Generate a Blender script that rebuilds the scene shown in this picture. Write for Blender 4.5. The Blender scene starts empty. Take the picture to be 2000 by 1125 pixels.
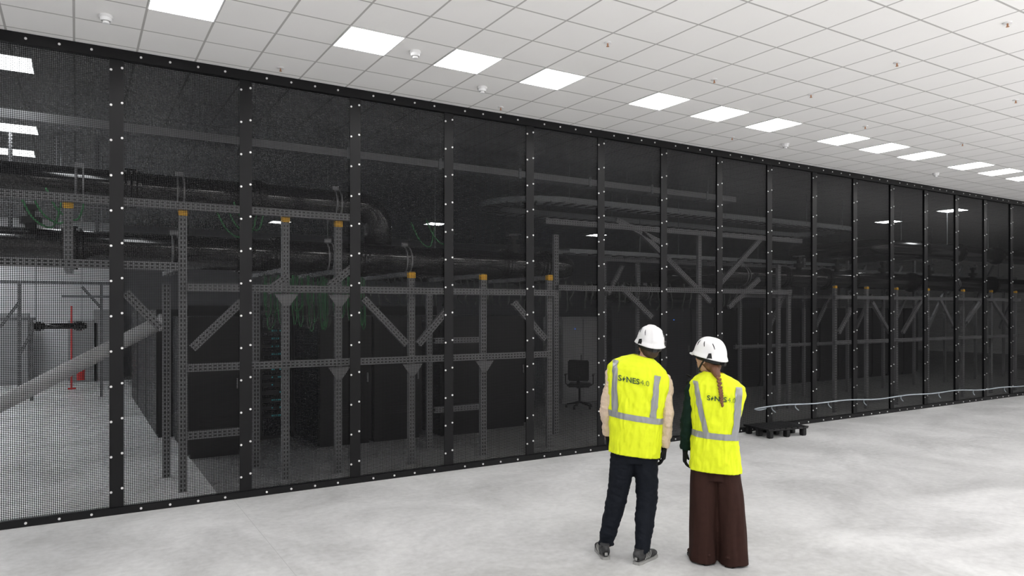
import bpy, bmesh, math, random
from mathutils import Vector, Matrix, noise
random.seed(4)
ZOOM=(1.0,1000,562.5)
S=bpy.context.scene
try:
    S.view_settings.view_transform='Standard'
except Exception: pass
COL=S.collection
# ---------------------------------------------------------------- survey helpers (world: X along fence, Y through fence, Z up)
F=1386.0; HY=606.0; CH=1.988; ct=.5228; st=.8525
def on_y(px,py,Y):
    r=(px-1000)/F; k=Y/(st-ct*r); return Vector((k*(ct+st*r),Y,CH+k*(HY-py)/F))
def on_z(px,py,Z):
    r=(px-1000)/F; k=(Z-CH)*F/(HY-py); return Vector((k*(ct+st*r),k*(st-ct*r),Z))
def X(px,Y): return on_y(px,HY,Y).x
HC=4.532; FY=7.93
# ---------------------------------------------------------------- materials
def mat(name,col,rough=.5,metal=0.,var=.12,scale=8.,bump=0.,emis=0.,ecol=None,stretch=None):
    m=bpy.data.materials.new(name); m.use_nodes=True; nt=m.node_tree; N=nt.nodes; L=nt.links
    b=N['Principled BSDF']; tc=N.new('ShaderNodeTexCoord'); nz=N.new('ShaderNodeTexNoise'); nz.inputs['Scale'].default_value=scale; nz.inputs['Detail'].default_value=4
    src=tc.outputs['Object']
    if stretch:
        mp=N.new('ShaderNodeMapping'); mp.inputs['Scale'].default_value=stretch; L.new(src,mp.inputs[0]); src=mp.outputs[0]
    L.new(src,nz.inputs['Vector'])
    mx=N.new('ShaderNodeMix'); mx.data_type='RGBA'
    mx.inputs[6].default_value=tuple(c*(1-var) for c in col)+(1,); mx.inputs[7].default_value=tuple(min(1,c*(1+var)) for c in col)+(1,)
    L.new(nz.outputs['Fac'],mx.inputs[0]); L.new(mx.outputs[2],b.inputs['Base Color'])
    b.inputs['Roughness'].default_value=rough; b.inputs['Metallic'].default_value=metal
    if bump:
        bp=N.new('ShaderNodeBump'); bp.inputs['Strength'].default_value=bump; bp.inputs['Distance'].default_value=.01
        L.new(nz.outputs['Fac'],bp.inputs['Height']); L.new(bp.outputs[0],b.inputs['Normal'])
    if emis:
        b.inputs['Emission Color'].default_value=(ecol or col)+(1,); b.inputs['Emission Strength'].default_value=emis
    return m
def math_node(nt,op,a,b=None,c=None):
    n=nt.nodes.new('ShaderNodeMath'); n.operation=op
    for i,v in enumerate((a,b,c)):
        if v is None: continue
        if hasattr(v,'is_linked') or hasattr(v,'links'): nt.links.new(v,n.inputs[i])
        else: n.inputs[i].default_value=v
    return n.outputs[0]
M={}
M['black']=mat('black_powder_coat',(.006,.006,.007),.4,.0,.2,20)
M['bolt']=mat('zinc_bolt',(.75,.75,.75),.35,.2,.1,40)
M['pipe']=mat('black_rubber_insulation',(.003,.003,.004),.16,0,.3,6,.04)
M['alu']=mat('aluminium',(.24,.25,.26),.4,.5,.15,12)
M['clamp']=mat('dull_steel_clamp',(.24,.24,.25),.4,.4,.15,12)
M['clamp2']=mat('pipe_clamp_steel',(.26,.26,.27),.35,.4,.15,12)
M['white']=mat('white_plastic',(.80,.80,.81),.35,0,.03,10)
M['orange']=mat('orange_plastic',(.85,.46,.02),.5,0,.1,20)
M['cab']=mat('black_cabinet_steel',(.005,.005,.006),.45,0,.2,6)
M['cabg']=mat('grey_cabinet_steel',(.05,.05,.055),.5,0,.15,4)
M['cabw']=mat('light_cabinet_steel',(.34,.34,.35),.5,0,.1,4)
M['dark']=mat('dark_plastic',(.010,.010,.011),.5,0,.2,30)
M['hose']=mat('dark_grey_hose',(.08,.09,.08),.5,0,.3,30)
M['green']=mat('green_cable',(.03,.19,.06),.5,0,.2,20)
M['red']=mat('red_paint',(.7,.03,.03),.45,0,.1,10)
M['teal']=mat('teal_led',(.05,.4,.45),.5,0,0,5,0,.12,(.1,.8,.9))
M['blue']=mat('blue_led',(.05,.2,.9),.5,0,0,5,0,1.5,(.1,.3,1.))
M['tube']=mat('grey_painted_tube',(.55,.55,.56),.5,0,.05,5)
M['cable']=mat('pale_blue_plastic_cable',(.40,.45,.50),.45,0,.1,10)
M['lamp']=mat('lamp_diffuser',(1,1,1),.5,0,0,5,0,18.,(1.,.985,.97))
M['lampb']=mat('lamp_diffuser_dim',(1,1,1),.5,0,0,5,0,14.,(.95,.98,1.))
M['lampc']=mat('lamp_diffuser_bright',(1,1,1),.5,0,0,5,0,40.,(.95,.98,1.))
M['skin']=mat('skin',(.55,.33,.24),.5,0,.08,12)
M['hair']=mat('brown_hair',(.05,.025,.015),.6,0,.5,40,.5,stretch=(1,1,.15))
M['hairr']=mat('reddish_brown_hair',(.13,.055,.028),.6,0,.5,40,.5,stretch=(1,1,.15))
M['braid']=mat('auburn_braid',(.17,.068,.028),.6,0,.6,90,.8)
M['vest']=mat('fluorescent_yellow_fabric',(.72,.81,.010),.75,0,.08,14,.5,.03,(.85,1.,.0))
M['tape']=mat('reflective_grey_tape',(.30,.31,.32),.35,.25,.08,30)
M['print']=mat('dark_green_print',(.02,.07,.03),.7,0,.1,20)
M['print2']=mat('pale_green_print',(.12,.19,.04),.7,0,.1,20)
M['cream']=mat('cream_knit',(.66,.52,.40),.85,0,.10,70,.5)
M['navy']=mat('dark_navy_denim',(.005,.007,.012),.8,0,.35,30,.3)
M['brown']=mat('dark_brown_cloth',(.032,.013,.010),.85,0,.2,26,.2)
M['dgreen']=mat('dark_green_knit',(.004,.018,.012),.85,0,.25,50,.3)
M['glove']=mat('black_glove',(.006,.006,.007),.7,0,.2,60,.3)
M['shoe']=mat('dark_grey_leather',(.028,.028,.030),.6,0,.7,60,.4)
M['sole']=mat('grey_rubber_sole',(.30,.30,.29),.7,0,.3,30)
M['eye']=mat('dark_eye',(.02,.012,.01),.2)
M['lip']=mat('lip',(.45,.16,.14),.5)
M['scarf']=mat('red_collar',(.6,.05,.03),.8)
M['wall']=mat('painted_wall',(.82,.82,.82),.8,0,.03,2)
M['wallb']=mat('grey_wall',(.14,.14,.145),.8,0,.1,1)
M['wallc']=mat('pale_wall',(.75,.75,.76),.8,0,.05,1)
for k in ('black','cab','dark'): M[k].node_tree.nodes['Principled BSDF'].inputs['Specular IOR Level'].default_value=.35
M['pipe'].node_tree.nodes['Principled BSDF'].inputs['Specular IOR Level'].default_value=.7
M['black'].node_tree.nodes['Principled BSDF'].inputs['Specular IOR Level'].default_value=.22
for k in ('navy','brown','dgreen','glove'): M[k].node_tree.nodes['Principled BSDF'].inputs['Specular IOR Level'].default_value=.2

def fract_line(nt,coord,pitch,off,half):
    a=math_node(nt,'SUBTRACT',coord,off); a=math_node(nt,'DIVIDE',a,pitch); a=math_node(nt,'FRACT',a)
    a=math_node(nt,'SUBTRACT',a,.5); a=math_node(nt,'ABSOLUTE',a)   # .5 at line
    return math_node(nt,'GREATER_THAN',a,.5-half/pitch)
def ceiling_mat(name,tile,line):
    m=mat(name,tile,.85,0,.03,1.5); nt=m.node_tree; b=nt.nodes['Principled BSDF']
    tc=nt.nodes.new('ShaderNodeTexCoord'); sp=nt.nodes.new('ShaderNodeSeparateXYZ'); nt.links.new(tc.outputs['Object'],sp.inputs[0])
    lx=fract_line(nt,sp.outputs[0],.527,4.194,.0095); ly=fract_line(nt,sp.outputs[1],.545,6.70,.0095)
    l=math_node(nt,'MAXIMUM',lx,ly)
    src=b.inputs['Base Color'].links[0].from_socket
    mx=nt.nodes.new('ShaderNodeMix'); mx.data_type='RGBA'; nt.links.new(l,mx.inputs[0]); nt.links.new(src,mx.inputs[6]); mx.inputs[7].default_value=line+(1,)
    nt.links.new(mx.outputs[2],b.inputs['Base Color'])
    return m
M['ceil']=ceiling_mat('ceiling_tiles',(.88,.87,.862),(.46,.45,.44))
M['ceilb']=ceiling_mat('ceiling_tiles_shaded',(.22,.22,.225),(.11,.11,.11))  # same tiles, with the gloom behind the fence put into the colour
def floor_mat(name,mul):
    m=bpy.data.materials.new(name); m.use_nodes=True; nt=m.node_tree; N=nt.nodes; L=nt.links; b=N['Principled BSDF']
    tc=N.new('ShaderNodeTexCoord')
    n1=N.new('ShaderNodeTexNoise'); n1.inputs['Scale'].default_value=.8; n1.inputs['Detail'].default_value=12; n1.inputs['Roughness'].default_value=.7
    n1.inputs['Distortion'].default_value=.6
    n2=N.new('ShaderNodeTexNoise'); n2.inputs['Scale'].default_value=16; n2.inputs['Detail'].default_value=8
    L.new(tc.outputs['Object'],n1.inputs['Vector']); L.new(tc.outputs['Object'],n2.inputs['Vector'])
    f=math_node(nt,'MULTIPLY_ADD',n2.outputs['Fac'],.25,math_node(nt,'MULTIPLY',n1.outputs['Fac'],.85))
    cr=N.new('ShaderNodeValToRGB'); L.new(f,cr.inputs[0]); e=cr.color_ramp.elements
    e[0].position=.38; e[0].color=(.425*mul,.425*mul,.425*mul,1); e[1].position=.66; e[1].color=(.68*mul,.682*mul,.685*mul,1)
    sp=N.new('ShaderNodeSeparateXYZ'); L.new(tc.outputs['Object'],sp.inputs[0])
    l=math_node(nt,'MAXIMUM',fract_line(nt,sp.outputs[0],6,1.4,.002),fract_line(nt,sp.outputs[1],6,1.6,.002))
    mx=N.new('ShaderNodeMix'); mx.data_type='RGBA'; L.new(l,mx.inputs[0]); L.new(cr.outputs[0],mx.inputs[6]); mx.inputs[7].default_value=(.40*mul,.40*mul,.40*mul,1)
    L.new(mx.outputs[2],b.inputs['Base Color'])
    rr=math_node(nt,'MULTIPLY_ADD',n1.outputs['Fac'],.35,.20); L.new(rr,b.inputs['Roughness']); b.inputs['Specular IOR Level'].default_value=.45
    return m
M['floor']=floor_mat('polished_concrete',1.0)
M['floorb']=floor_mat('polished_concrete_shaded',.42)  # same concrete, shade behind the fence painted in as a darker tone
M['floorl']=floor_mat('polished_concrete_lit',1.1)  # same concrete, bright light of the left aisle painted in as a lighter tone
def mesh_mat():
    m=bpy.data.materials.new('perforated_black_sheet'); m.use_nodes=True; nt=m.node_tree; N=nt.nodes; L=nt.links; b=N['Principled BSDF']
    b.inputs['Base Color'].default_value=(.004,.004,.005,1); b.inputs['Roughness'].default_value=.42; b.inputs['Specular IOR Level'].default_value=.22
    tc=N.new('ShaderNodeTexCoord'); sp=N.new('ShaderNodeSeparateXYZ'); L.new(tc.outputs['Object'],sp.inputs[0])
    ds=[]
    for o in (0,2):
        a=math_node(nt,'FRACT',math_node(nt,'DIVIDE',sp.outputs[o],.0165)); a=math_node(nt,'SUBTRACT',a,.5); ds.append(math_node(nt,'MULTIPLY',a,a))
    h=math_node(nt,'LESS_THAN',math_node(nt,'ADD',ds[0],ds[1]),.41**2)
    tr=N.new('ShaderNodeBsdfTransparent'); mx=N.new('ShaderNodeMixShader'); L.new(h,mx.inputs[0]); L.new(b.outputs[0],mx.inputs[1]); L.new(tr.outputs[0],mx.inputs[2])
    L.new(mx.outputs[0],N['Material Output'].inputs['Surface']); return m
M['mesh']=mesh_mat()
def strut_mat():
    m=mat('slotted_galvanised_channel',(.21,.21,.22),.5,.2,.15,10); nt=m.node_tree; b=nt.nodes['Principled BSDF']
    tc=nt.nodes.new('ShaderNodeTexCoord'); sp=nt.nodes.new('ShaderNodeSeparateXYZ'); nt.links.new(tc.outputs['Object'],sp.inputs[0])
    z=math_node(nt,'ABSOLUTE',math_node(nt,'SUBTRACT',math_node(nt,'FRACT',math_node(nt,'DIVIDE',sp.outputs[2],.05)),.5))
    z=math_node(nt,'LESS_THAN',z,.27)
    x=math_node(nt,'ABSOLUTE',math_node(nt,'SUBTRACT',math_node(nt,'ABSOLUTE',sp.outputs[0]),.018)); x=math_node(nt,'LESS_THAN',x,.007)
    f=math_node(nt,'MULTIPLY',z,x)
    src=b.inputs['Base Color'].links[0].from_socket
    mx=nt.nodes.new('ShaderNodeMix'); mx.data_type='RGBA'; nt.links.new(f,mx.inputs[0]); nt.links.new(src,mx.inputs[6]); mx.inputs[7].default_value=(.01,.01,.01,1)
    nt.links.new(mx.outputs[2],b.inputs['Base Color']); return m
M['strut']=strut_mat()
# ---------------------------------------------------------------- object helpers
def link(o): COL.objects.link(o); return o
def thing(name,label,cat,loc=(0,0,0),group=None,data=None,kind=None):
    o=bpy.data.objects.new(name,data); o.location=loc; link(o)
    if data is None: o.empty_display_size=.1
    o['label']=label; o['category']=cat
    if group: o['group']=group
    if kind: o['kind']=kind
    return o
def mesh_of(bm,name,m,smooth=False):
    bmesh.ops.recalc_face_normals(bm,faces=bm.faces)
    me=bpy.data.meshes.new(name); bm.to_mesh(me); bm.free()
    if m: me.materials.append(m)
    if smooth:
        for p in me.polygons: p.use_smooth=True
    return me
def part(par,name,me,loc=(0,0,0),rot=None,label=None):
    o=bpy.data.objects.new(name,me); link(o); o.parent=par; o.location=loc
    if rot is not None: o.rotation_euler=rot
    if label: o['label']=label
    return o
def bx(bm,c,s,R=None,bev=0):
    r=bmesh.ops.create_cube(bm,size=1.0,matrix=Matrix.Translation(c)@(R.to_4x4() if R else Matrix.Identity(4))@Matrix.Diagonal((s[0],s[1],s[2],1)))
    if bev:
        es=list({e for v in r['verts'] for e in v.link_edges}); bmesh.ops.bevel(bm,geom=es,offset=bev,segments=2,affect='EDGES')
def cyl(bm,c,r,h,axis='Z',seg=24,r2=None):
    R={'Z':Matrix.Identity(4),'X':Matrix.Rotation(math.pi/2,4,'Y'),'Y':Matrix.Rotation(-math.pi/2,4,'X')}[axis]
    bmesh.ops.create_cone(bm,cap_ends=True,segments=seg,radius1=r,radius2=r if r2 is None else r2,depth=h,matrix=Matrix.Translation(c)@R)
def ell(bm,c,s,R=None,seg=24):
    bmesh.ops.create_uvsphere(bm,u_segments=seg,v_segments=seg//2+2,radius=1,matrix=Matrix.Translation(c)@(R.to_4x4() if R else Matrix.Identity(4))@Matrix.Diagonal((s[0],s[1],s[2],1)))
def boxmesh(name,s,m,bev=0,c=(0,0,0)):
    bm=bmesh.new(); bx(bm,c,s,None,bev); return mesh_of(bm,name,m)
def cat_interp(P,R,n):
    if n<=1: return P,R
    op=[];orr=[]
    for i in range(len(P)-1):
        p0=P[max(i-1,0)];p1=P[i];p2=P[i+1];p3=P[min(i+2,len(P)-1)]
        for k in range(n):
            t=k/n
            op.append(.5*((2*p1)+(p2-p0)*t+(2*p0-5*p1+4*p2-p3)*t*t+(3*p1-p0-3*p2+p3)*t**3))
            orr.append(tuple(R[i][j]*(1-t)+R[i+1][j]*t for j in (0,1)))
    op.append(P[-1]); orr.append(R[-1]); return op,orr
def tube(bm,pts,rad,seg=16,sub=1,ref=None,caps=True):
    P=[Vector(p) for p in pts]; R=[(r,r) if not hasattr(r,'__len__') else r for r in (rad if hasattr(rad,'__len__') else [rad]*len(P))]
    P,R=cat_interp(P,R,sub)
    T=[(P[min(i+1,len(P)-1)]-P[max(i-1,0)]).normalized() for i in range(len(P))]
    x=None; rings=[]
    r0=Vector(ref) if ref else Vector((1,0,0))
    if abs(T[0].dot(r0))>.9: r0=Vector((0,0,1))
    for i,p in enumerate(P):
        base=r0 if (x is None) else x
        x=(base-T[i]*base.dot(T[i])).normalized(); y=T[i].cross(x)
        rings.append([bm.verts.new(p+x*math.cos(a)*R[i][0]+y*math.sin(a)*R[i][1]) for a in [2*math.pi*k/seg for k in range(seg)]])
    for i in range(len(rings)-1):
        for k in range(seg):
            bm.faces.new((rings[i][k],rings[i][(k+1)%seg],rings[i+1][(k+1)%seg],rings[i+1][k]))
    if caps:
        bm.faces.new(rings[0][::-1]); bm.faces.new(rings[-1])
    return rings
def bake(o):
    dg=bpy.context.evaluated_depsgraph_get(); me=bpy.data.meshes.new_from_object(o.evaluated_get(dg)); o.modifiers.clear(); o.data=me
    for p in me.polygons: p.use_smooth=True
def union(par,name,bm,m,voxel,smooth=4,amp=0,sc=(6,6,6),label=None,seed=0,amp2=0,sc2=(30,30,12)):
    o=part(par,name,mesh_of(bm,name,m),label=label)
    md=o.modifiers.new('r','REMESH'); md.mode='VOXEL'; md.voxel_size=voxel
    if smooth:
        s=o.modifiers.new('s','SMOOTH'); s.factor=.5; s.iterations=smooth
    bake(o)
    if not o.data.materials: o.data.materials.append(m)
    if amp:
        nr=[v.normal.copy() for v in o.data.vertices]
        for v,n in zip(o.data.vertices,nr):
            q=Vector((v.co.x*sc[0],v.co.y*sc[1],v.co.z*sc[2]+seed)); d=amp*(noise.noise(q)+.5*noise.noise(q*2.1))
            if amp2:
                q=Vector((v.co.x*sc2[0]+v.co.z*8,v.co.y*sc2[1],v.co.z*sc2[2])); d-=amp2*(1-abs(noise.noise(q))*3)
            v.co+=n*d
    return o
# ---------------------------------------------------------------- setting
def struct(name,c,s,m):
    o=bpy.data.objects.new(name,boxmesh(name,s,m)); o.location=c; link(o); o['kind']='structure'; return o
def plane_obj(name,x0,x1,y0,y1,z,m,th):
    bm=bmesh.new(); bx(bm,((x0+x1)/2,(y0+y1)/2,z+th/2),(x1-x0,y1-y0,abs(th)))
    o=bpy.data.objects.new(name,mesh_of(bm,name,m)); link(o); o['kind']='structure'; return o
plane_obj('floor',-14,36,-12,FY,0,M['floor'],-.2)
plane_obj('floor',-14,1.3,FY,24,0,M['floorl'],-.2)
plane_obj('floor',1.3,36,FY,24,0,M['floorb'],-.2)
plane_obj('ceiling',-14,36,-12,FY,HC,M['ceil'],.2)
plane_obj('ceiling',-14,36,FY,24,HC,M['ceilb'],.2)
struct('wall_back',(11,24.1,2.266),(50,.2,4.53),M['wallb'])
struct('wall_partition',(-6.4,23.9,2.266),(15,.12,4.53),M['wallc'])
struct('wall_front',(11,-12.1,2.266),(50,.2,4.53),M['wall'])
struct('wall_left',(-14.1,6,2.266),(.2,36,4.53),M['wall'])
struct('wall_right',(36.1,6,2.266),(.2,36,4.53),M['wall'])
# ---------------------------------------------------------------- fence
bolt_me=None
bm=bmesh.new(); cyl(bm,(0,-.003,0),.0115,.006,'Y',12); cyl(bm,(0,-.008,0),.007,.006,'Y',6); bolt_me=mesh_of(bm,'bolt',M['bolt'])
PX=[.33+1.2*k for k in range(-2,20)]
post_me=None
bm=bmesh.new(); bx(bm,(0,0,2.25),(.125,.012,4.36),None,.002); bx(bm,(0,.03,2.25),(.05,.048,4.36)); post_me=mesh_of(bm,'post_body',M['black'])
for i,x in enumerate(PX):
    t=thing('fence_post','tall black steel fence post with rows of zinc bolts','fence post',(x,FY-.02,0),'posts of the mesh fence')
    part(t,'post_body',post_me)
    for k in range(13):
        for sx in (-.047,.047):
            part(t,'bolt',bolt_me,(sx,-.006,.22+.342*k+(.03 if sx>0 else 0)))
for nm,z,h,lab in (('fence_top_rail',4.48,.10,'long black steel rail along the top of the mesh fence'),('fence_bottom_rail',.035,.07,'long black steel rail on the floor under the mesh fence')):
    t=thing(nm,lab,'fence rail',((PX[0]+PX[-1])/2,FY-.015,z))
    part(t,'rail_body',boxmesh('rail_body',(PX[-1]-PX[0]+.12,.07,h),M['black'],.003))
    for i in range(1,len(PX)-1):
        for k in range(4):
            part(t,'bolt',bolt_me,(PX[i]+.21+.26*k-(PX[0]+PX[-1])/2,-.035,0))
bm=bmesh.new(); vs=[bm.verts.new(v) for v in ((-.598,0,-2.2),(.598,0,-2.2),(.598,0,2.2),(-.598,0,2.2))]; bm.faces.new(vs); panel_me=mesh_of(bm,'mesh_panel',M['mesh'])
for i in range(len(PX)-1):
    thing('mesh_panel','black perforated steel sheet panel between two fence posts','mesh panel',(PX[i]+.6,FY-.005,2.26),'perforated panels of the fence',panel_me)
# ---------------------------------------------------------------- ceiling lamps
fr=bmesh.new()
for s in (-1,1):
    bx(fr,(s*.258,0,-.004),(.010,.54,.008)); bx(fr,(0,s*.267,-.004),(.52,.010,.008))
frame_me=mesh_of(fr,'lamp_frame',M['white'])
dif_me=boxmesh('diffuser',(.505,.523,.005),M['lamp'],0,(0,0,-.003)); difb_me=boxmesh('diffuser',(.505,.523,.005),M['lampb'],0,(0,0,-.003)); difc_me=boxmesh('diffuser',(.505,.523,.005),M['lampc'],0,(0,0,-.003))
def lamp(x,y,d,g):
    t=thing('ceiling_panel_lamp','square white recessed LED panel lamp, lit, set in the tiled ceiling','ceiling lamp',(x,y,HC),g)
    part(t,'lamp_frame',frame_me); part(t,'diffuser',d)
idx=[-14,-11,-9,-7,-4,-2,0,3,5,7,10,12,14,17,19,21,24,26,28,31,33]
for k in idx: lamp(4.194+.527*(k+.5),6.4275,dif_me,'row of ceiling panel lamps')
for y in (6.4275-.545*9,6.4275-.545*17,6.4275-.545*26):
    for k in idx[::1]: lamp(4.194+.527*(k+.5),y,dif_me,'further rows of ceiling panel lamps')
for px,py in ((5,120),(30,250),(30,297),(1735,433),(1860,411),(-60,335)):
    p=on_z(px,py,HC); lamp(p.x,p.y,difb_me,'ceiling panel lamps behind the fence')
for x,y in ((-2.6,9.6),(-3.8,9.6),(-2.6,11),(-3.8,11),(-2.8,12.6),(-4,12.6),(-3,14.4),(-4.2,14.4),(-3.2,16.5),(-4.4,16.5),(-2.6,18.5),(-3.8,18.5),(-3,20.5),(-3,22.3),(-2.2,21.5)):
    lamp(x,y,difc_me,'ceiling panel lamps behind the fence')
for x,y in ((9,19),(15,19),(5,21)): lamp(x,y,difb_me,'ceiling panel lamps behind the fence')
# added fill light, out of view, brightening the ceiling from below
ld=bpy.data.lights.new('fill_uplight','AREA'); ld.shape='RECTANGLE'; ld.size=34; ld.size_y=1.5; ld.energy=1150; ld.color=(1,.985,.97)
lo=bpy.data.objects.new('fill_uplight',ld); link(lo); lo.location=(5.5,-1.8,.9); lo.rotation_euler=(math.pi,0,0)
# smoke detectors and sprinklers
bm=bmesh.new(); cyl(bm,(0,0,-.012),.055,.026,'Z',32); cyl(bm,(0,0,-.035),.042,.03,'Z',32,.050); det_me=mesh_of(bm,'base',M['white'],False)
bm=bmesh.new(); cyl(bm,(0,0,-.06),.026,.022,'Z',24); slot_me=mesh_of(bm,'sensor_head',M['white'])
bm=bmesh.new(); cyl(bm,(0,0,-.051),.034,.004,'Z',24); ringm=mesh_of(bm,'vent_ring',M['sole'])
for px,py in ((207,30),(811,100),(942,170),(1534,281),(1828,338)):
    t=thing('smoke_detector','round white smoke detector fixed to the ceiling tiles','smoke detector',on_z(px,py,HC),'ceiling smoke detectors')
    part(t,'base',det_me); part(t,'sensor_head',slot_me); part(t,'vent_ring',ringm)
bm=bmesh.new(); cyl(bm,(0,0,.005),.035,.03,'Z',24); sp1=mesh_of(bm,'cover_plate',M['white'])
bm=bmesh.new(); cyl(bm,(0,0,-.02),.007,.03,'Z',12); cyl(bm,(0,0,-.038),.014,.003,'Z',12); sp2=mesh_of(bm,'nozzle',mat('copper_nozzle',(.5,.25,.14),.4,.5))
for px,py in ((1187,83),(1968,44),(1752,122),(1584,184),(1984,195),(978,209),(1130,257),(548,132),(1430,268),(1690,246),(1880,280),(1395,155)):
    t=thing('sprinkler_head','small copper sprinkler head on a white ceiling plate','sprinkler',on_z(px,py,HC),'ceiling sprinkler heads')
    part(t,'cover_plate',sp1); part(t,'nozzle',sp2)
# ---------------------------------------------------------------- struts
strut_cache={}
def strut(par,p0,p1,name='beam',w=.085,d=.05,off=None):
    p0=Vector(p0);p1=Vector(p1); L=(p1-p0).length; key=(round(L,2),w,d)
    if key not in strut_cache:
        bm=bmesh.new(); bx(bm,(0,-d/2,L/2),(w,.006,L)); bx(bm,(-w/2+.003,0,L/2),(.006,d,L)); bx(bm,(w/2-.003,0,L/2),(.006,d,L))
        bx(bm,(-w/2+.012,d/2,L/2),(.024,.005,L)); bx(bm,(w/2-.012,d/2,L/2),(.024,.005,L))
        strut_cache[key]=mesh_of(bm,name,M['strut'])
    z=(p1-p0).normalized(); y=Vector((0,1,0))
    if abs(z.dot(y))>.9: y=Vector((0,0,1))
    y=(y-z*z.dot(y)).normalized(); x=y.cross(z)
    R=Matrix((x,y,z)).transposed()
    o=part(par,name,strut_cache[key],p0-Vector(par.location)); o.rotation_euler=R.to_euler(); return o
cap_me=boxmesh('end_cap',(.092,.07,.08),M['orange'],.006)
cap2_me=boxmesh('end_cap',(.075,.06,.05),M['orange'],.006)
plate_me=None
bm=bmesh.new(); v=[bm.verts.new(p) for p in ((-.14,-.032,0),(.14,-.032,0),(.04,-.032,-.14),(-.04,-.032,-.14))]; f=bm.faces.new(v); r=bmesh.ops.extrude_face_region(bm,geom=[f]); bmesh.ops.translate(bm,vec=(0,-.006,0),verts=[e for e in r['geom'] if isinstance(e,bmesh.types.BMVert)]); plate_me=mesh_of(bm,'gusset_plate',M['clamp'])
SY=8.5
def frame(label,posts,beams,braces,Y=SY,group='slotted channel support frames',caps=None,w=.085):
    t=thing('channel_support_frame',label,'support frame',(posts[0][0],Y,0),group)
    for x,z0,z1 in posts:
        strut(t,(x,Y,z0),(x,Y,z1),'post',w)
        if caps: part(t,'end_cap',caps,(x-posts[0][0],-.01,z1-.04))
    for x0,x1,z in beams: strut(t,(x0,Y-.06,z),(x1,Y-.06,z),'beam',w)
    for a,b,c,d in braces: strut(t,(a,Y-.03,b),(c,Y-.03,d),'brace',w)
    return t
def PXs(px): return X(px,SY)
def br(a,b,c,d,Y=SY):
    p=on_y(a,b,Y); q=on_y(c,d,Y); return (p.x,p.z,q.x,q.z)
f1=frame('tall grey slotted channel frame with orange end caps and diagonal braces',
  [(PXs(357),0,3.1),(PXs(557),0,3.1),(PXs(660),0,3.08),(PXs(803),0,2.48),(PXs(943),0,2.48),(PXs(1072),0,2.5),(PXs(133),2.45,3.1),(PXs(-60),0,3.1)],
  [(PXs(-90),PXs(700),3.12),(PXs(-90),PXs(345),2.46),(PXs(365),PXs(1080),2.24),(PXs(365),PXs(1072),1.36),(PXs(365),PXs(475),.62)],
  [br(375,680,472,588),br(708,583,792,672),br(815,672,875,600),br(1000,590,1062,662),br(245,572,312,640),br(640,560,690,520),br(560,540,520,570)],caps=cap_me)
for px,z in ((803,1.3),(660,1.3),(557,2.18),(660,2.18),(943,1.3)): part(f1,'gusset_plate',plate_me,(PXs(px)-f1.location.x,-.02,z))
xs=[PXs(p) for p in (1630,1692,1750,1811,1880,1935)]
xs.append(xs[-1]+1.2)
f2=frame('grey slotted channel frame with orange end caps carrying black pipes',[(x,0,2.48) for x in xs],
  [(xs[0]-.1,xs[-1]+.1,2.24),(xs[0]-.1,xs[-1],1.36)],
  [br(1635,650,1668,590),br(1700,590,1735,650),br(1760,650,1800,580),br(1830,580,1860,640),br(1885,630,1915,585),br(1930,580,1970,640)],w=.07,caps=cap2_me)
# rear frames
Y2=9.35
f3=frame('dark slotted channel frame behind the front frame',[(X(p,Y2),0,h) for p,h in ((325,2.3),(500,2.3),(838,2.3),(1085,3.2),(1365,3.45),(1402,3.45),(1520,2.9),(1540,2.4))],
  [(X(1060,Y2),X(1560,Y2),3.4),(X(845,Y2),X(940,Y2),.55),(X(845,Y2),X(940,Y2),1.55),(X(1085,Y2),X(1540,Y2),2.35)],
  [br(1250,455,1385,590,Y2),br(1485,465,1398,560,Y2),br(1300,480,1200,430,Y2),br(1420,600,1480,545,Y2),br(1210,560,1270,620,Y2)],Y2)
f4=frame('slotted channel frame with many diagonal braces behind the pipes',[(X(p,10.5),0,h) for p,h in ((1180,3.0),(1245,2.9),(1445,3.1),(1495,2.7),(1570,3.2),(1655,3.2),(1725,2.9),(1785,3.3),(1845,3.0),(1905,3.3),(1960,3.0))],
  [(X(1160,10.5),X(1980,10.5),2.95),(X(1430,10.5),X(1980,10.5),2.3),(X(1430,10.5),X(1980,10.5),1.2)],
  [br(p,575,p+28,520,10.5) for p in (1185,1450,1500,1575,1660,1730,1790,1850,1910)]+[br(p+30,640,p+60,575,10.5) for p in (1470,1560,1640,1710,1780,1850,1920)],10.5,w=.07)
f5=frame('pale slotted channel frame standing in the bright aisle',[(X(p,18.8),0,h) for p,h in ((-10,2.6),(38,2.6),(62,1.8),(198,2.6))],
  [(X(-15,18.8),X(215,18.8),2.6),(X(-10,18.8),X(70,18.8),1.8),(X(120,18.8),X(215,18.8),2.3)],[br(40,690,64,645,18.8),br(160,560,196,600,18.8),br(0,640,38,590,18.8)],18.8,w=.06)
f6=frame('slotted channel frame carrying cable trays over the bright aisle',[(X(p,12.2),2.9,4.5) for p in (20,110,190)],
  [(X(-30,12.2),X(215,12.2),3.5),(X(-30,12.2),X(215,12.2),2.95)],[],12.2,w=.05)
# cross ties
ct_=thing('pipe_cradle_beams','grey slotted channel cross beams carrying the black pipes','support frame',(PXs(357),9.2,2.46),'slotted channel support frames')
for px in (133,357,557,660,803,943,1072): strut(ct_,(PXs(px),SY+.04,2.46),(PXs(px),10.2,2.46),'cross_beam')
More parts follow.
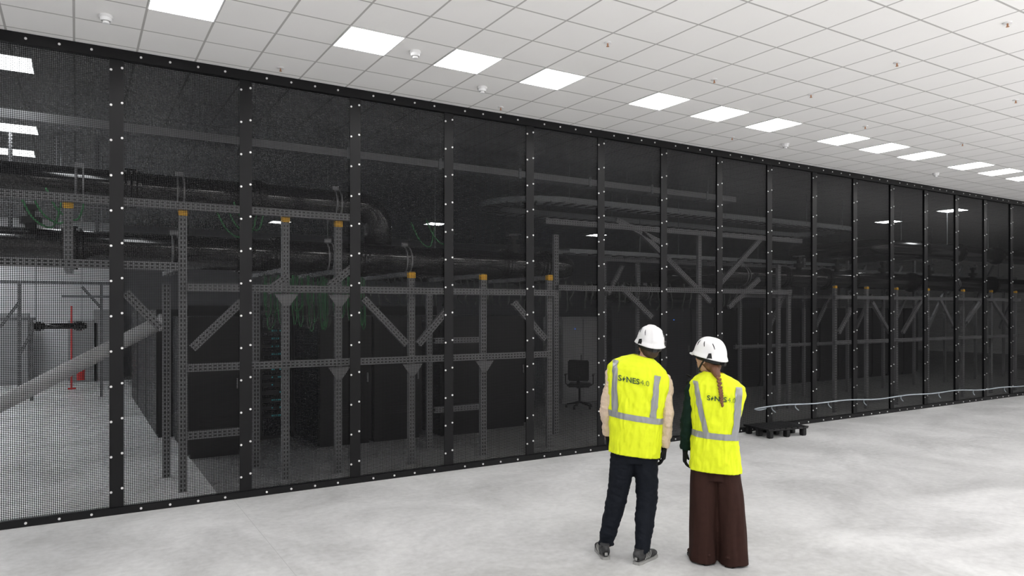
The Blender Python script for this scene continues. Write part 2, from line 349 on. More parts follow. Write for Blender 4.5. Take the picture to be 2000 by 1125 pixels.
# big grey diagonal tube
a=on_y(0,790,9.0); b=on_y(312,630,9.0); a=a+(a-b)*((a.z-.03)/(b.z-a.z))
bm=bmesh.new(); tube(bm,[a,b],[.08,.08],32); cyl(bm,b,.10,.03,'X'); 
t=thing('diagonal_brace_tube','thick pale grey round diagonal steel brace tube','brace tube',(0,0,0),None,mesh_of(bm,'diagonal_brace_tube',M['tube'],True))
# ---------------------------------------------------------------- pipes
def arc_pts(pts,rad,n=10):
    P=[Vector(p) for p in pts]; out=[P[0]]
    for i in range(1,len(P)-1):
        a=(P[i-1]-P[i]).normalized(); b=(P[i+1]-P[i]).normalized(); c=P[i]+(a+b)*rad
        for k in range(n+1):
            t=k/n*math.pi/2; out.append(c-b*rad*math.cos(t)-a*rad*math.sin(t))
    out.append(P[-1]); return out
def pipe(label,pts,r,rings,rad=.3,name='insulated_pipe',rods=()):
    t=thing(name,label,'pipe',pts[0],'black insulated pipes')
    o=Vector(pts[0]); bm=bmesh.new(); tube(bm,[p-o for p in arc_pts(pts,rad)],r,32); part(t,'pipe_body',mesh_of(bm,'pipe_body',M['pipe'],True))
    yo=pts[1][1]-o.y if len(pts)>2 and abs(pts[1][1]-o.y)>.01 and abs(pts[1][0]-o.x)<.01 else 0
    for kind,x in rings:
        bm=bmesh.new()
        if kind=='c':
            for q in (-.035,.035): cyl(bm,(q,0,0),r+.008,.022,'X',28)
            bx(bm,(0,0,r+.03),(.09,.03,.05)); part(t,'pipe_clamp',mesh_of(bm,'pipe_clamp',M['clamp2'],False),(x-o.x,yo,0))
        else:
            for q in (-.09,-.03,.03,.09): cyl(bm,(q,0,0),r+(.045 if abs(q)<.05 else .02),.03,'X',28)
            for k in range(8):
                an=k*math.pi/4; cyl(bm,(0,(r+.03)*math.cos(an),(r+.03)*math.sin(an)),.012,.12,'X',8)
            part(t,'flange',mesh_of(bm,'flange',M['pipe'],False),(x-o.x,yo,0))
    for x in rods:
        h=HC-o.z-r+.01; bm=bmesh.new(); cyl(bm,(0,0,r-.005+h/2),.01,h,'Z',8); part(t,'hanger_rod',mesh_of(bm,'hanger_rod',M['alu']),(x-o.x,yo,0))
    return t
PY=9.8
xe=X(738,PY)
pipe('thick black insulated pipe running under the ceiling and bending down',[(-5,PY,3.47),(xe,PY,3.47),(xe,PY,2.94)],.20,[('c',X(p,PY)) for p in (155,350,655)]+[('f',X(p,PY)) for p in (255,500)],.29)
pipe('thick black insulated pipe with flanges lying on the channel frame',[(-5,PY,2.72),(X(1112,PY),PY,2.72),(X(1112,PY),11.6,2.72)],.21,[('f',X(p,PY)) for p in (140,475,540,985,700,1060)]+[('c',X(p,PY)) for p in (340,640,790)],.3)
pipe('thick black insulated pipe high up behind the fence',[(X(1720,PY),12.2,3.5),(X(1720,PY),PY,3.5),(30,PY,3.5)],.19,[('f',X(1800,PY)),('f',X(1945,PY)),('f',X(1870,PY))],.3,rods=[X(p,PY) for p in (1760,1850,1930)])
pipe('thick black insulated pipe running behind the fence',[(X(1410,PY),12.2,2.68),(X(1410,PY),PY,2.68),(30,PY,2.68)],.19,[('f',X(p,PY)) for p in (1530,1610,1780,1935,1660)]+[('c',X(p,PY)) for p in (1450,1860)],.3)
pipe('black insulated pipe with flanges crossing behind the cabinets',[(X(1150,11.2),11.2,2.35),(X(1340,11.2),11.2,2.35)],.16,[('f',X(p,11.2)) for p in (1195,1225,1290)]+[('c',X(p,11.2)) for p in (1260,)],.3,rods=[X(p,11.2) for p in (1170,1250,1325)])
pipe('slim black pipe hung under the ceiling behind the fence',[(X(1430,11.9),11.9,2.75),(28,11.9,2.75)],.09,[('f',X(p,11.9)) for p in (1500,1590,1690,1800,1900)],.3,rods=[X(p,11.9) for p in (1480,1640,1820,1950)])
pipe('slim black pipe hung above the hoses',[(X(560,12.2),12.2,2.62),(X(1070,12.2),12.2,2.62)],.10,[('f',X(p,12.2)) for p in (620,760,900,1010)],.3,rods=[X(p,12.2) for p in (640,850,1040)])
pipe('slim black pipe crossing the bright aisle',[(X(60,19.5),19.5,1.62),(X(170,19.5),19.5,1.62)],.07,[('f',X(p,19.5)) for p in (75,155)],.3,rods=[X(p,19.5) for p in (70,160)])
pipe('black insulated pipe high over the bright aisle',[(-3,13.5,3.1),(X(215,13.5),13.5,3.1)],.14,[('f',X(p,13.5)) for p in (60,150)],.3,rods=[X(p,13.5) for p in (20,120,200)])
for px,yy,zz in ((1003,PY,2.975),(1560,PY,2.915),(1635,PY,2.915),(1725,PY,2.915),(1815,PY,2.915),(1900,PY,2.915),(60,PY,2.975)):
    t=thing('pipe_valve','black butterfly valve with handwheel on top of the pipe','valve',(X(px,yy),yy,zz),'pipe valves'); t.scale=(.85,.85,.62)
    bm=bmesh.new(); cyl(bm,(0,0,.06),.13,.12,'Z',20); cyl(bm,(0,0,-.04),.07,.09,'Z',20); cyl(bm,(0,0,.18),.05,.2,'Z',16); bx(bm,(0,0,.3),(.16,.12,.1),None,.01); part(t,'valve_body',mesh_of(bm,'valve_body',M['dark']))
    bm=bmesh.new(); tube(bm,[(.14*math.cos(k*math.pi/10),.14*math.sin(k*math.pi/10),.38) for k in range(21)],.012,8); bx(bm,(0,0,.38),(.26,.015,.015)); bx(bm,(0,0,.36),(.02,.02,.06)); part(t,'handwheel',mesh_of(bm,'handwheel',M['clamp']))
# ---------------------------------------------------------------- trays
t=thing('cable_trunking','long silver perforated cable tray hung below the ceiling','cable tray',(2.5,9.7,4.157))
bm=bmesh.new(); bx(bm,(0,-.15,0),(17,.01,.10)); bx(bm,(0,.15,0),(17,.01,.10)); bx(bm,(0,0,-.05),(17,.3,.01)); part(t,'tray_body',mesh_of(bm,'tray_body',M['clamp']))
hm=boxmesh('hanger_bracket',(.05,.34,.16),M['alu'],.003,(0,0,.0)); hr=bmesh.new(); cyl(hr,(0,0,.2),.006,.35,'Z',8); hrm=mesh_of(hr,'hanger_rod',M['alu'])
for k in range(12):
    part(t,'hanger_bracket',hm,(-7.7+k*1.4,0,0)); part(t,'hanger_rod',hrm,(-7.7+k*1.4,-.17,0))
# racetrack ladder tray
t=thing('ladder_cable_tray','silver ladder cable tray forming a long rounded loop','cable tray',(11.2,11,3.9))
def race(a,b,r,n=16):
    out=[]
    for k in range(n+1):
        an=-math.pi/2+math.pi*k/n; out.append((a+r*math.cos(an),r*math.sin(an)))
    for k in range(n+1):
        an=math.pi/2+math.pi*k/n; out.append((-a+r*math.cos(an),r*math.sin(an)))
    return out
bm=bmesh.new()
for r in (1.0,.62):
    q=race(4.0,0,r); n=len(q)
    lo=[bm.verts.new((x,y,-.05)) for x,y in q]; hi=[bm.verts.new((x,y,.05)) for x,y in q]
    for i in range(n): bm.faces.new((lo[i],lo[(i+1)%n],hi[(i+1)%n],hi[i]))
me=mesh_of(bm,'side_rails',M['alu']); o=part(t,'side_rails',me); sm=o.modifiers.new('s','SOLIDIFY'); sm.thickness=.015
bm=bmesh.new()
for k in range(33):
    for s in (-1,1): bx(bm,(-4+.25*k,s*.81,-.04),(.03,.38,.02))
for k in range(1,12):
    for s in (-1,1):
        an=-math.pi/2+math.pi*k/12; R=Matrix.Rotation(an,3,'Z'); p=R@Vector((.81,0,0))
        if s<0: p.x=-p.x; R=Matrix.Rotation(math.pi-an,3,'Z')
        bx(bm,(p.x+s*4,p.y,-.04),(.38,.03,.02),R)
o=part(t,'rungs',mesh_of(bm,'rungs',M['cabg'])); o['kind']='stuff'
hr=bmesh.new(); cyl(hr,(0,0,.31),.007,.64,'Z',8); hrm2=mesh_of(hr,'hanger_rod',M['alu'])
for k in range(7):
    for s in (-1,1): part(t,'hanger_rod',hrm2,(-3.9+1.3*k,s*1.0,0))
for Y,z,x0,x1 in ((10.9,3.1,X(1100,10.9),X(1660,10.9)),):
    t=thing('straight_cable_tray','grey ladder cable tray running along the fence','cable tray',((x0+x1)/2,Y,z))
    bm=bmesh.new(); L=x1-x0
    for s in (-.2,.2): bx(bm,(0,s,0),(L,.012,.08))
    part(t,'side_rails',mesh_of(bm,'side_rails',M['alu']))
    bm=bmesh.new(); n=int(L/.3)
    for k in range(n): bx(bm,(-L/2+.15+k*.3,0,-.03),(.03,.39,.02))
    o=part(t,'rungs',mesh_of(bm,'rungs',M['cabg'])); o['kind']='stuff'
# ---------------------------------------------------------------- cabinets
def cabinet(x,y,w,d,h,m,label,name='server_cabinet',grp='server cabinets behind the fence',doors=1,led=None,rot=0):
    t=thing(name,label,'cabinet',(x,y,0),grp); t.rotation_euler=(0,0,rot)
    bm=bmesh.new(); bx(bm,(0,0,h/2+.03),(w,d,h-.06),None,.006); bx(bm,(0,0,.03),(w-.06,d-.06,.06)); part(t,'body',mesh_of(bm,'body',m))
    dw=w/doors
    for k in range(doors):
        cx=-w/2+dw*(k+.5)
        bm=bmesh.new(); bx(bm,(cx,-d/2-.012,h/2+.03),(dw-.02,.022,h-.16),None,.004)
        for q in range(6): bx(bm,(cx,-d/2-.026,h*.2+q*.035),(dw*.6,.008,.014))
        dr=part(t,'door',mesh_of(bm,'door',m)); part(dr,'handle',boxmesh('handle',(.02,.03,.14),M['clamp'],.004),(cx+dw*.4,-d/2-.035,h*.52))
    if led: part(t,'status_light',boxmesh('status_light',(.03,.008,.02),led),(-w*.2,-d/2-.03,h*.86))
    return t
BL='tall black steel server cabinet with ventilated door'
for x,y,w,d in ((1.6,11.2,.68,1.8),(3.38,11.0,.8,1.6),(4.2,11.0,.8,1.6),(5.3,10.9,.85,1.6),(6.2,11.0,.8,1.4)): cabinet(x,y,w,d,1.9,M['cab'],BL)
for y in (13.2,15.2): cabinet(3.8,y,1.6,1.7,2.0,M['cab'],BL,doors=2)
for y in (13.2,15.2,17.2): cabinet(1.5,y,.9,1.8,2.0,M['cab'],BL)
for k in range(7): cabinet(2.6+.9*k,18.2,.86,1.0,2.1,M['cab'],BL)
cabinet(X(995,12.5)+.2,12.75,.72,.7,1.75,M['cabg'],'grey steel control cabinet with vents','control_cabinet','control cabinets',1,M['blue'])
cabinet(X(1135,12.3),12.6,1.1,.7,1.85,M['cabw'],'light grey double door control cabinet','control_cabinet','control cabinets',2,M['blue'])
for k,(xx,hh) in enumerate(((-2.3,1.9),(-1.45,1.9),(.15,1.7),(.75,2.0))):
    cabinet(xx,23.2,.7,.6,hh,M['cabw'],'light grey control cabinet against the pale wall','control_cabinet','control cabinets',1)
for k in range(15):
    xx=10.6+.83*k
    cabinet(xx,12.9,.8,1.0,2.05,M['cabg'] if k<4 else M['cab'],'dark grey steel cabinet in a long row' if k<4 else BL,led=M['blue'] if k in (2,) else None)
# network rack with teal lights
p=on_y(532,700,11.6)
t=thing('network_rack','open black network rack with stacked switches and teal lights','network rack',(p.x,11.6,0))
bm=bmesh.new()
for sx in (-.24,.24):
    for sy in (-.3,.3): bx(bm,(sx,sy,.95),(.04,.04,1.9))
bx(bm,(0,0,1.9),(.52,.64,.03)); bx(bm,(0,0,.03),(.52,.64,.06)); part(t,'rack_frame',mesh_of(bm,'rack_frame',M['cab']))
for k in range(12):
    part(t,'network_switch',boxmesh('network_switch',(.44,.5,.06),M['dark'],.004),(0,0,.35+k*.12))
    bm=bmesh.new()
    for q in range(5):
        if random.random()<.6: bx(bm,(-.06+q*.03,-.255,.35+k*.12),(.015,.01,.02))
    if len(bm.verts): part(t,'status_lights',mesh_of(bm,'status_lights',M['teal']))
    else: bm.free()
# green cables
for k in range(38):
    x0=X(503,9.6)+k*.036; x1=x0+.07+.05*random.random(); yy=9.25+.07*(k%5); zz=random.uniform(1.72,2.05)
    bm=bmesh.new(); tube(bm,[(x0,yy,2.44),(x0-.01,yy,2.15),(x0+.02,yy,zz),(x1-.01,yy+.04,zz+.08),(x1,yy+.08,zz+.3),(x1,yy+.1,2.42)],.008,8,5)
    thing('hanging_cable','curved thin hose drooping from the tray','cable',(0,0,0),'green hanging cables',mesh_of(bm,'hanging_cable',M['green'] if k%3 else M['hose'],True))
for k in range(8):
    x0=X((40,60,90,420,440,455,800,830)[k],9.5); zt=3.0+.05*(k%3)
    bm=bmesh.new(); tube(bm,[(x0,9.45,zt+.25),(x0+.12,9.42,zt),(x0+.3,9.45,zt-.08),(x0+.38,9.48,zt+.2)],.011,8,5)
    thing('hanging_cable','thick green cable looped over the pipes','cable',(0,0,0),'green looped cables',mesh_of(bm,'hanging_cable',M['green'],True))
for k in range(56):
    x0=X(560+k*16,10.1); zz=random.uniform(2.05,2.2); yk=10.0+.05*(k%4)
    bm=bmesh.new(); tube(bm,[(x0,yk,2.5),(x0+.03,yk,2.3),(x0+random.uniform(-.05,.08),yk,zz),(x0+.08,yk+.1,zz-.1)],.014,8,4)
    thing('hanging_cable','thin dark hose hanging from the tray','cable',(0,0,0),'dark hanging hoses',mesh_of(bm,'hanging_cable',M['hose'],True))
# red standpipe
px=X(140,21)
t=thing('fire_standpipe','red fire standpipe with valve','standpipe',(px,21,0))
bm=bmesh.new(); cyl(bm,(0,0,1.05),.022,2.1,'Z',16); cyl(bm,(0,0,.02),.09,.04,'Z',16); part(t,'riser',mesh_of(bm,'riser',M['red']))
bm=bmesh.new(); cyl(bm,(.2,-.02,.42),.09,.4,'Z',16); cyl(bm,(.08,0,.55),.03,.24,'X',12); cyl(bm,(.2,-.02,.72),.10,.22,'Z',12,.02); part(t,'valve',mesh_of(bm,'valve',M['red']))
# office chair
p=Vector((X(1132,11.6),11.6,0))
t=thing('office_chair','black swivel office chair with five star base','office chair',p); t.rotation_euler=(0,0,2.4)
bm=bmesh.new(); bx(bm,(0,0,.47),(.46,.46,.07),None,.025); part(t,'seat',mesh_of(bm,'seat',M['dark']))
bm=bmesh.new(); bx(bm,(0,.24,.78),(.42,.05,.42),None,.02); bx(bm,(0,.27,.55),(.06,.03,.25)); part(t,'backrest',mesh_of(bm,'backrest',M['dark']))
bm=bmesh.new(); cyl(bm,(0,0,.28),.025,.36,'Z',12)
for k in range(5):
    an=k*2*math.pi/5; tube(bm,[(0,0,.12),(.26*math.cos(an),.26*math.sin(an),.07)],[.022,.014],8)
part(t,'base',mesh_of(bm,'base',M['dark']))
wm=bmesh.new(); cyl(wm,(0,0,.03),.03,.04,'X',12); wm=mesh_of(wm,'wheel',M['dark'])
for k in range(5):
    an=k*2*math.pi/5; part(t,'wheel',wm,(.27*math.cos(an),.27*math.sin(an),0))
for s in (-1,1):
    bm=bmesh.new(); tube(bm,[(s*.22,.05,.46),(s*.28,.05,.5),(s*.28,.05,.66)],.012,8); bx(bm,(s*.28,0,.68),(.05,.26,.03),None,.01); part(t,'armrest',mesh_of(bm,'armrest',M['dark']))
# ---------------------------------------------------------------- cable on fence
pts=[]
p0=on_y(1483,797,FY-.10); p1=on_y(2000,753,FY-.10); n=60
for k in range(n+12):
    q=p0.lerp(p1,k/n); q.z+=.012*math.sin(k*.5)+.010*math.sin(k*.21); pts.append(q)
bm=bmesh.new(); tube(bm,[p-p0 for p in pts],.011,10)
t=thing('fence_cable','pale blue plastic cable tied along the foot of the fence','cable',p0)
part(t,'cable_body',mesh_of(bm,'cable_body',M['cable'],True))
for k in (2,6,12,19,27,36,45,54,62):
    q=pts[k]-p0; bm=bmesh.new(); s=.1
    tube(bm,[q,q+Vector((.05,.03,-.06)),q+Vector((.16,.05,-.12))],.009,8,4); part(t,'cable_tie',mesh_of(bm,'cable_tie',M['cable'],True))
bm=bmesh.new(); tube(bm,[(0,0,0),(-.05,.05,-.02),(.1,.08,-.05),(.3,.1,-.04)],.011,8,4); part(t,'cable_end',mesh_of(bm,'cable_end',M['cable'],True))
# ---------------------------------------------------------------- pallet
c=on_z(1512,848,0)
t=thing('plastic_pallet','black plastic pallet with slatted deck lying on the concrete floor','pallet',(c.x,c.y-.03,0)); t.rotation_euler=(0,0,math.radians(-8))
bm=bmesh.new()
for k in range(7): bx(bm,(-.36+.12*k,0,.14),(.105,.56,.02),None,.003)
for y in (-.25,0,.25): bx(bm,(0,y,.125),(.8,.06,.02),None,.003)
part(t,'deck',mesh_of(bm,'deck',M['dark']))
fm=bmesh.new(); bx(fm,(0,0,.06),(.085,.085,.12),None,.012); fm=mesh_of(fm,'foot',M['dark'])
for x in (-.34,0,.34):
    for y in (-.23,0,.23): part(t,'foot',fm,(x,y,0))
# ================================================================= PEOPLE
class Vest:
    def __init__(s,rings,slope,seed): s.r=sorted(rings); s.slope=slope; s.seed=seed
    def at(s,z):
        r=s.r
        if z<=r[0][0]: return r[0][1:]
        for i in range(len(r)-1):
            if z<=r[i+1][0]:
                t=(z-r[i][0])/(r[i+1][0]-r[i][0]); t=t*t*(3-2*t)*.4+t*.6
                return tuple(r[i][j]*(1-t)+r[i+1][j]*t for j in range(1,5))
        return r[-1][1:]
    def P(s,th,z,off=0):
        cx,cy,a,b=s.at(z); e=.82
        sn,cs=math.sin(th),math.cos(th)
        x=math.copysign(abs(sn)**e,sn); y=-math.copysign(abs(cs)**e,cs)
        q=Vector((sn*1.6,cs*1.6,z*3.2+s.seed)); w=.012*noise.noise(q)+.008*noise.noise(Vector((sn*4+z*5,cs*4,z*9+s.seed)))
        q3=noise.noise(Vector((sn*9,cs*2,z*2.2+s.seed*2))); w+=.008*q3
        rid=1-abs(noise.noise(Vector((sn*3.5+z*3,cs*2+s.seed,z*6-sn*4))))*4; w+=.006*max(0,rid)
        rid=1-abs(noise.noise(Vector((sn*7-z*5+s.seed,cs*2,z*5+sn*5))))*4; w-=.004*max(0,rid)
        k=min(1,max(0,(s.r[-1][0]-z)/.1)); w*=k
        px=cx+x*(a+w+off); py=cy+y*(b+w+off)
        sl=s.slope[0]+(s.slope[1]-s.slope[0])*min(1,max(0,(z-s.r[0][0])/(s.r[-1][0]-s.r[0][0])))
        return Vector((px,py,z-sl*(px-cx)))
    def th(s,x,z):
        cx,cy,a,b=s.at(z); u=max(-.999,min(.999,(x-cx)/a)); return math.copysign(math.asin(abs(u)**(1/.82)),u)
def grid(bm,f,nu,nv,wrap=False):
    V=[[bm.verts.new(f(u/nu,v/nv)) for u in range(nu if wrap else nu+1)] for v in range(nv+1)]
    for v in range(nv):
        for u in range(nu):
            u2=(u+1)%nu if wrap else u+1
            bm.faces.new((V[v][u],V[v][u2],V[v+1][u2],V[v+1][u]))
def build_vest(par,V,hband,vbands,text):
    z0=V.r[0][0]; z1=V.r[-1][0]
    bm=bmesh.new(); grid(bm,lambda u,v:V.P(u*2*math.pi,z0+(z1-z0)*v),160,120,True)
    o=part(par,'safety_vest',mesh_of(bm,'safety_vest',M['vest'],True),label='fluorescent yellow safety vest with grey reflective bands')
    s=o.modifiers.new('s','SOLIDIFY'); s.thickness=.004; s.offset=-1
    zb,hh=hband
    bm=bmesh.new(); grid(bm,lambda u,v:V.P(u*2*math.pi,zb-hh+2*hh*v,.004),160,5,True); part(o,'reflective_band',mesh_of(bm,'reflective_band',M['tape'],True))
    for (xa,za,xb,zb_) in vbands:
        def fn(u,v):
            z=za+(zb_-za)*v; x=xa+(xb-xa)*v+(u-.5)*.044; return V.P(V.th(x,z),z,.005)
        bm=bmesh.new(); grid(bm,fn,8,40); part(o,'reflective_band',mesh_of(bm,'reflective_band',M['tape'],True))
    # lettering
    x0,zt,width=text; cur=0; H=.7; bms=[bmesh.new(),bmesh.new()]
    def add(bm,body,fat,gap):
        nonlocal cur
        cu=bpy.data.curves.new('t','FONT'); cu.body=body; cu.size=1; cu.offset=fat; cu.resolution_u=4
        ob=bpy.data.objects.new('t',cu); COL.objects.link(ob)
        dg=bpy.context.evaluated_depsgraph_get(); me=bpy.data.meshes.new_from_object(ob.evaluated_get(dg))
        xsx=[v.co.x for v in me.vertices]; mn,mxx=min(xsx),max(xsx)
        for v in me.vertices: v.co.x+=cur-mn
        bm.from_mesh(me); cur+=mxx-mn+gap
        bpy.data.objects.remove(ob); bpy.data.meshes.remove(me); bpy.data.curves.remove(cu)
    b1,b2=bms
    add(b1,'S',.020,.06)
    b1.faces.new([b1.verts.new((cur+x*.5,y*H,0)) for x,y in ((.66,1.08),(.05,.40),(.42,.46),(.18,-.08),(.85,.62),(.46,.56))]); cur+=.44+.08
    add(b1,'NES',.020,.09); add(b2,'4.0',-.006,0)
    k=width/cur
    for bm,mm in ((b1,M['print']),(b2,M['print2'])):
        lab='dark green printed lettering' if bm is b1 else 'pale green printed digits'
        bmesh.ops.triangulate(bm,faces=bm.faces)
        for _ in range(2):
            long=[e for e in bm.edges if e.calc_length()>.15]
            bmesh.ops.subdivide_edges(bm,edges=long,cuts=1); bmesh.ops.triangulate(bm,faces=bm.faces)
        for v in bm.verts:
            x=x0+v.co.x*k; z=zt+v.co.y*k; v.co=V.P(V.th(x,z),z,.0085)
        part(o,'lettering',mesh_of(bm,'lettering',mm),label=lab)
    return o
def hand(par,wrist,d,n,thumb,curl=.5,side_name='glove',point=False):
    d=Vector(d).normalized(); n=Vector(n); n=(n-d*n.dot(d)).normalized(); s=d.cross(n)*thumb   # s points to the thumb side
    W=Vector(wrist); bm=bmesh.new()
    tube(bm,[W-d*.05,W,W+d*.03,W+d*.09,W+d*.102],[(.034,.030),(.030,.024),(.038,.020),(.043,.017),(.036,.010)],16,3,ref=s)
    for i,(o,L) in enumerate(((.031,.072),(.0105,.080),(-.0105,.074),(-.031,.058))):
        base=W+d*.082+s*o; c=curl*(1+.12*i)
        if point and i==0: c=.05
        elif point: c=1.0
        p=[base]; dd=d.copy(); ang=0
        for j,f in enumerate((.46,.30,.24)):
            ang+=c*(.55,.75,.5)[j]; dd=(d*math.cos(ang)+n*math.sin(ang)+s*o*1.2).normalized(); p.append(p[-1]+dd*L*f*1.05)
        tube(bm,p,[.0105,.0098,.0092,.007],10,3)
    tb=W+d*.022+s*.028; tube(bm,[tb,tb+s*.022+d*.026+n*.008,tb+s*.03+d*.055+n*.02,tb+s*.028+d*.075+n*.03],[.014,.0125,.011,.008],10,3)
    return union(par,side_name,bm,M['glove'],.0038,2,label='black work glove')
def face(bm,H,R):
    # H head centre, R rotation; local y forward
    def T(v): return Vector(H)+R@Vector(v)
    ell(bm,T((0,-.008,.02)),(.076,.096,.098),R); ell(bm,T((0,.02,-.045)),(.058,.068,.07),R); ell(bm,T((0,.055,-.088)),(.026,.024,.02),R)
    tube(bm,[T((0,.088,.022)),T((0,.10,-.005)),T((0,.106,-.022)),T((0,.092,-.034))],[.009,.011,.014,.008],10,2)
    for q in (-1,1):
        ell(bm,T((q*.078,-.008,-.008)),(.009,.020,.032),R); ell(bm,T((q*.03,.082,.03)),(.022,.010,.007),R); ell(bm,T((q*.014,.096,-.028)),(.008,.009,.007),R); ell(bm,T((q*.042,.06,-.02)),(.022,.02,.02),R)
def face_bits(par,H,R):
    def T(v): return Vector(H)+R@Vector(v)
    for q in (-1,1):
        bm=bmesh.new(); ell(bm,T((q*.031,.0795,.012)),(.012,.009,.006),R,12); part(par,'eye',mesh_of(bm,'eye',M['eye'],True))
    bm=bmesh.new(); tube(bm,[T((-.022,.083,-.056)),T((0,.091,-.054)),T((.022,.083,-.056))],[.003,.006,.003],8,3); part(par,'mouth',mesh_of(bm,'mouth',M['lip'],True))
def helmet(par,loc,rot,label):
    bm=bmesh.new()
    def Pt(u,v):
        an=2*math.pi*u; c,s_=math.cos(an),math.sin(an)   # s_>0 front
        ph=v*math.pi/2; rr=math.cos(ph)**.78; zz=math.sin(ph)**.92
        rx,ry=.112,.138
        x=rx*rr*c; y=ry*rr*s_; edge=-.022-.012*max(0,-s_)**2
        z=edge+(.128-edge)*zz
        ridge=.0055*(1/(1+math.exp((abs(x)-.028)*300)))*min(1,v*5)
        g=.004*(math.cos((abs(x)-.07)*90) if abs(x)>.035 else 0)*min(1,v*4)*(1-v)
        fl=.012*max(0,1-v*9)
        return Vector((x+c*(g+fl),y+s_*(ridge+fl),z+ridge))
    grid(bm,Pt,96,40,True)
    sh=part(par,'hard_hat',mesh_of(bm,'hard_hat',M['white'],True),loc,rot,label)
    so=sh.modifiers.new('s','SOLIDIFY'); so.thickness=.003; so.offset=-1
    bm=bmesh.new()
    def pk(u,v):
        an=math.radians(35+110*u); L=.016+.020*math.sin(math.pi*u); return Vector((.112*math.cos(an)*(1+v*.06),.138*math.sin(an)+.004+L*v,-.016-.010*v))
    grid(bm,pk,20,4); o=part(sh,'peak',mesh_of(bm,'peak',M['white'],True)); so=o.modifiers.new('s','SOLIDIFY'); so.thickness=.004
    # vents
    for q in (-1,1):
        for (u0,v0,L) in ((.5,.42,.05),(.62,.40,.05),(.40,.40,.045)):
            u=u0 if q<0 else .5-u0
            a=Pt(u%1,v0-.06); b=Pt((u+.03*q)%1,v0+.16)
            m_=(a+b)/2; nrm=Vector((m_.x,m_.y*.6,m_.z)).normalized()
            bm=bmesh.new(); tube(bm,[a+nrm*.0005,m_+nrm*.005,b+nrm*.0005],[(.0015,.003),(.003,.004),(.0015,.003)],8,3); part(sh,'vent',mesh_of(bm,'vent',M['dark'],True))
        # side clip
        an=math.radians(180+28) if q<0 else math.radians(-28)
        c0=Vector((.121*math.cos(an),.147*math.sin(an),-.002)); R=Matrix.Rotation(an-math.pi/2,3,'Z')
        bm=bmesh.new(); v=[bm.verts.new(c0+R@Vector(p)) for p in ((-.022,0,-.02),(.022,0,-.02),(.012,0,.022),(-.008,0,.026))]; f=bm.faces.new(v)
        r=bmesh.ops.extrude_face_region(bm,geom=[f]); bmesh.ops.translate(bm,vec=R@Vector((0,-.010,0)),verts=[e for e in r['geom'] if isinstance(e,bmesh.types.BMVert)])
        part(sh,'side_clip',mesh_of(bm,'side_clip',M['dark']))
        bm=bmesh.new(); tube(bm,[(q*.1,-.03,-.02),(q*.088,.01,-.09),(q*.05,.05,-.145),(0,.062,-.155)],[(.008,.0018)]*4,8,4,ref=(0,1,0)); part(sh,'chin_strap',mesh_of(bm,'chin_strap',M['dark'],True))
    bm=bmesh.new()
    grid(bm,lambda u,v:Vector((.093*math.cos(2*math.pi*u),-.006+.115*math.sin(2*math.pi*u),-.052+.04*v-.012*max(0,-math.sin(2*math.pi*u)))),48,3,True)
    o=part(sh,'headband',mesh_of(bm,'headband',M['dark'],True)); so=o.modifiers.new('s','SOLIDIFY'); so.thickness=.003
    bm=bmesh.new(); bx(bm,(0,-.128,-.05),(.05,.018,.03),None,.006); cyl(bm,(0,-.142,-.05),.016,.014,'Y',16); part(sh,'adjuster_knob',mesh_of(bm,'adjuster_knob',M['dark']))
    return sh
def shoe(par,loc,yaw,mu,ms,L=1.0):
    R=(0,0,yaw)
    bm=bmesh.new()
    tube(bm,[(0,-.115,.06),(0,-.105,.065),(0,-.05,.062),(0,.02,.05),(0,.10,.04),(0,.155,.035),(0,.172,.03)],[(.012,.02),(.034,.05),(.040,.05),(.043,.042),(.048,.032),(.038,.022),(.015,.01)],20,4,ref=(1,0,0))
    tube(bm,[(0,-.065,.05),(0,-.062,.09),(0,-.062,.112)],[(.038,.052),(.035,.046),(.040,.05)],18,3,ref=(1,0,0))
    for v in bm.verts: v.co.z=max(v.co.z,.018)
    u=union(par,'shoe',bm,mu,.005,3,label='dark worn work shoe'); u.location=loc; u.rotation_euler=R
    bm=bmesh.new(); out=[(0,-.122),(.03,-.115),(.040,-.08),(.040,-.02),(.046,.05),(.052,.10),(.044,.15),(.02,.178),(-.01,.180),(-.038,.155),(-.050,.10),(-.042,.04),(-.036,-.02),(-.038,-.08),(-.028,-.115)]
    vs=[bm.verts.new((x*1.02,y,0)) for x,y in out]; f=bm.faces.new(vs); r=bmesh.ops.extrude_face_region(bm,geom=[f]); bmesh.ops.translate(bm,vec=(0,0,.020),verts=[e for e in r['geom'] if isinstance(e,bmesh.types.BMVert)])
    part(u,'sole',mesh_of(bm,'sole',ms))
    for q in (-1,1):
        for k in range(3):
            bm=bmesh.new(); y=-.02+.03*k; tube(bm,[(q*.040,y-.02,.03),(q*.044,y,.055),(q*.034,y+.012,.078)],.004,6,4); part(u,'side_stripe',mesh_of(bm,'side_stripe',ms,True))
    bm=bmesh.new(); tube(bm,[(0,-.118,.035),(0,-.112,.07),(0,-.115,.105)],[(.012,.004)]*3,8,3,ref=(1,0,0)); part(u,'heel_tab',mesh_of(bm,'heel_tab',ms,True))
    for k in range(4):
        bm=bmesh.new(); y=.01+.022*k; z=.098-.010*k; tube(bm,[(-.03,y,z-.02),(0,y,z),(.03,y,z-.02)],.0028,6,4); part(u,'lace',mesh_of(bm,'lace',ms,True))
    return u
def person(px,depth,label):
    r=(px-1000)/F; yaw=-math.atan2(ct,st)-math.atan(r)
    o=thing('person',label,'person',(depth*(ct+st*r),depth*(st-ct*r),0)); o.rotation_euler=(0,0,yaw); return o
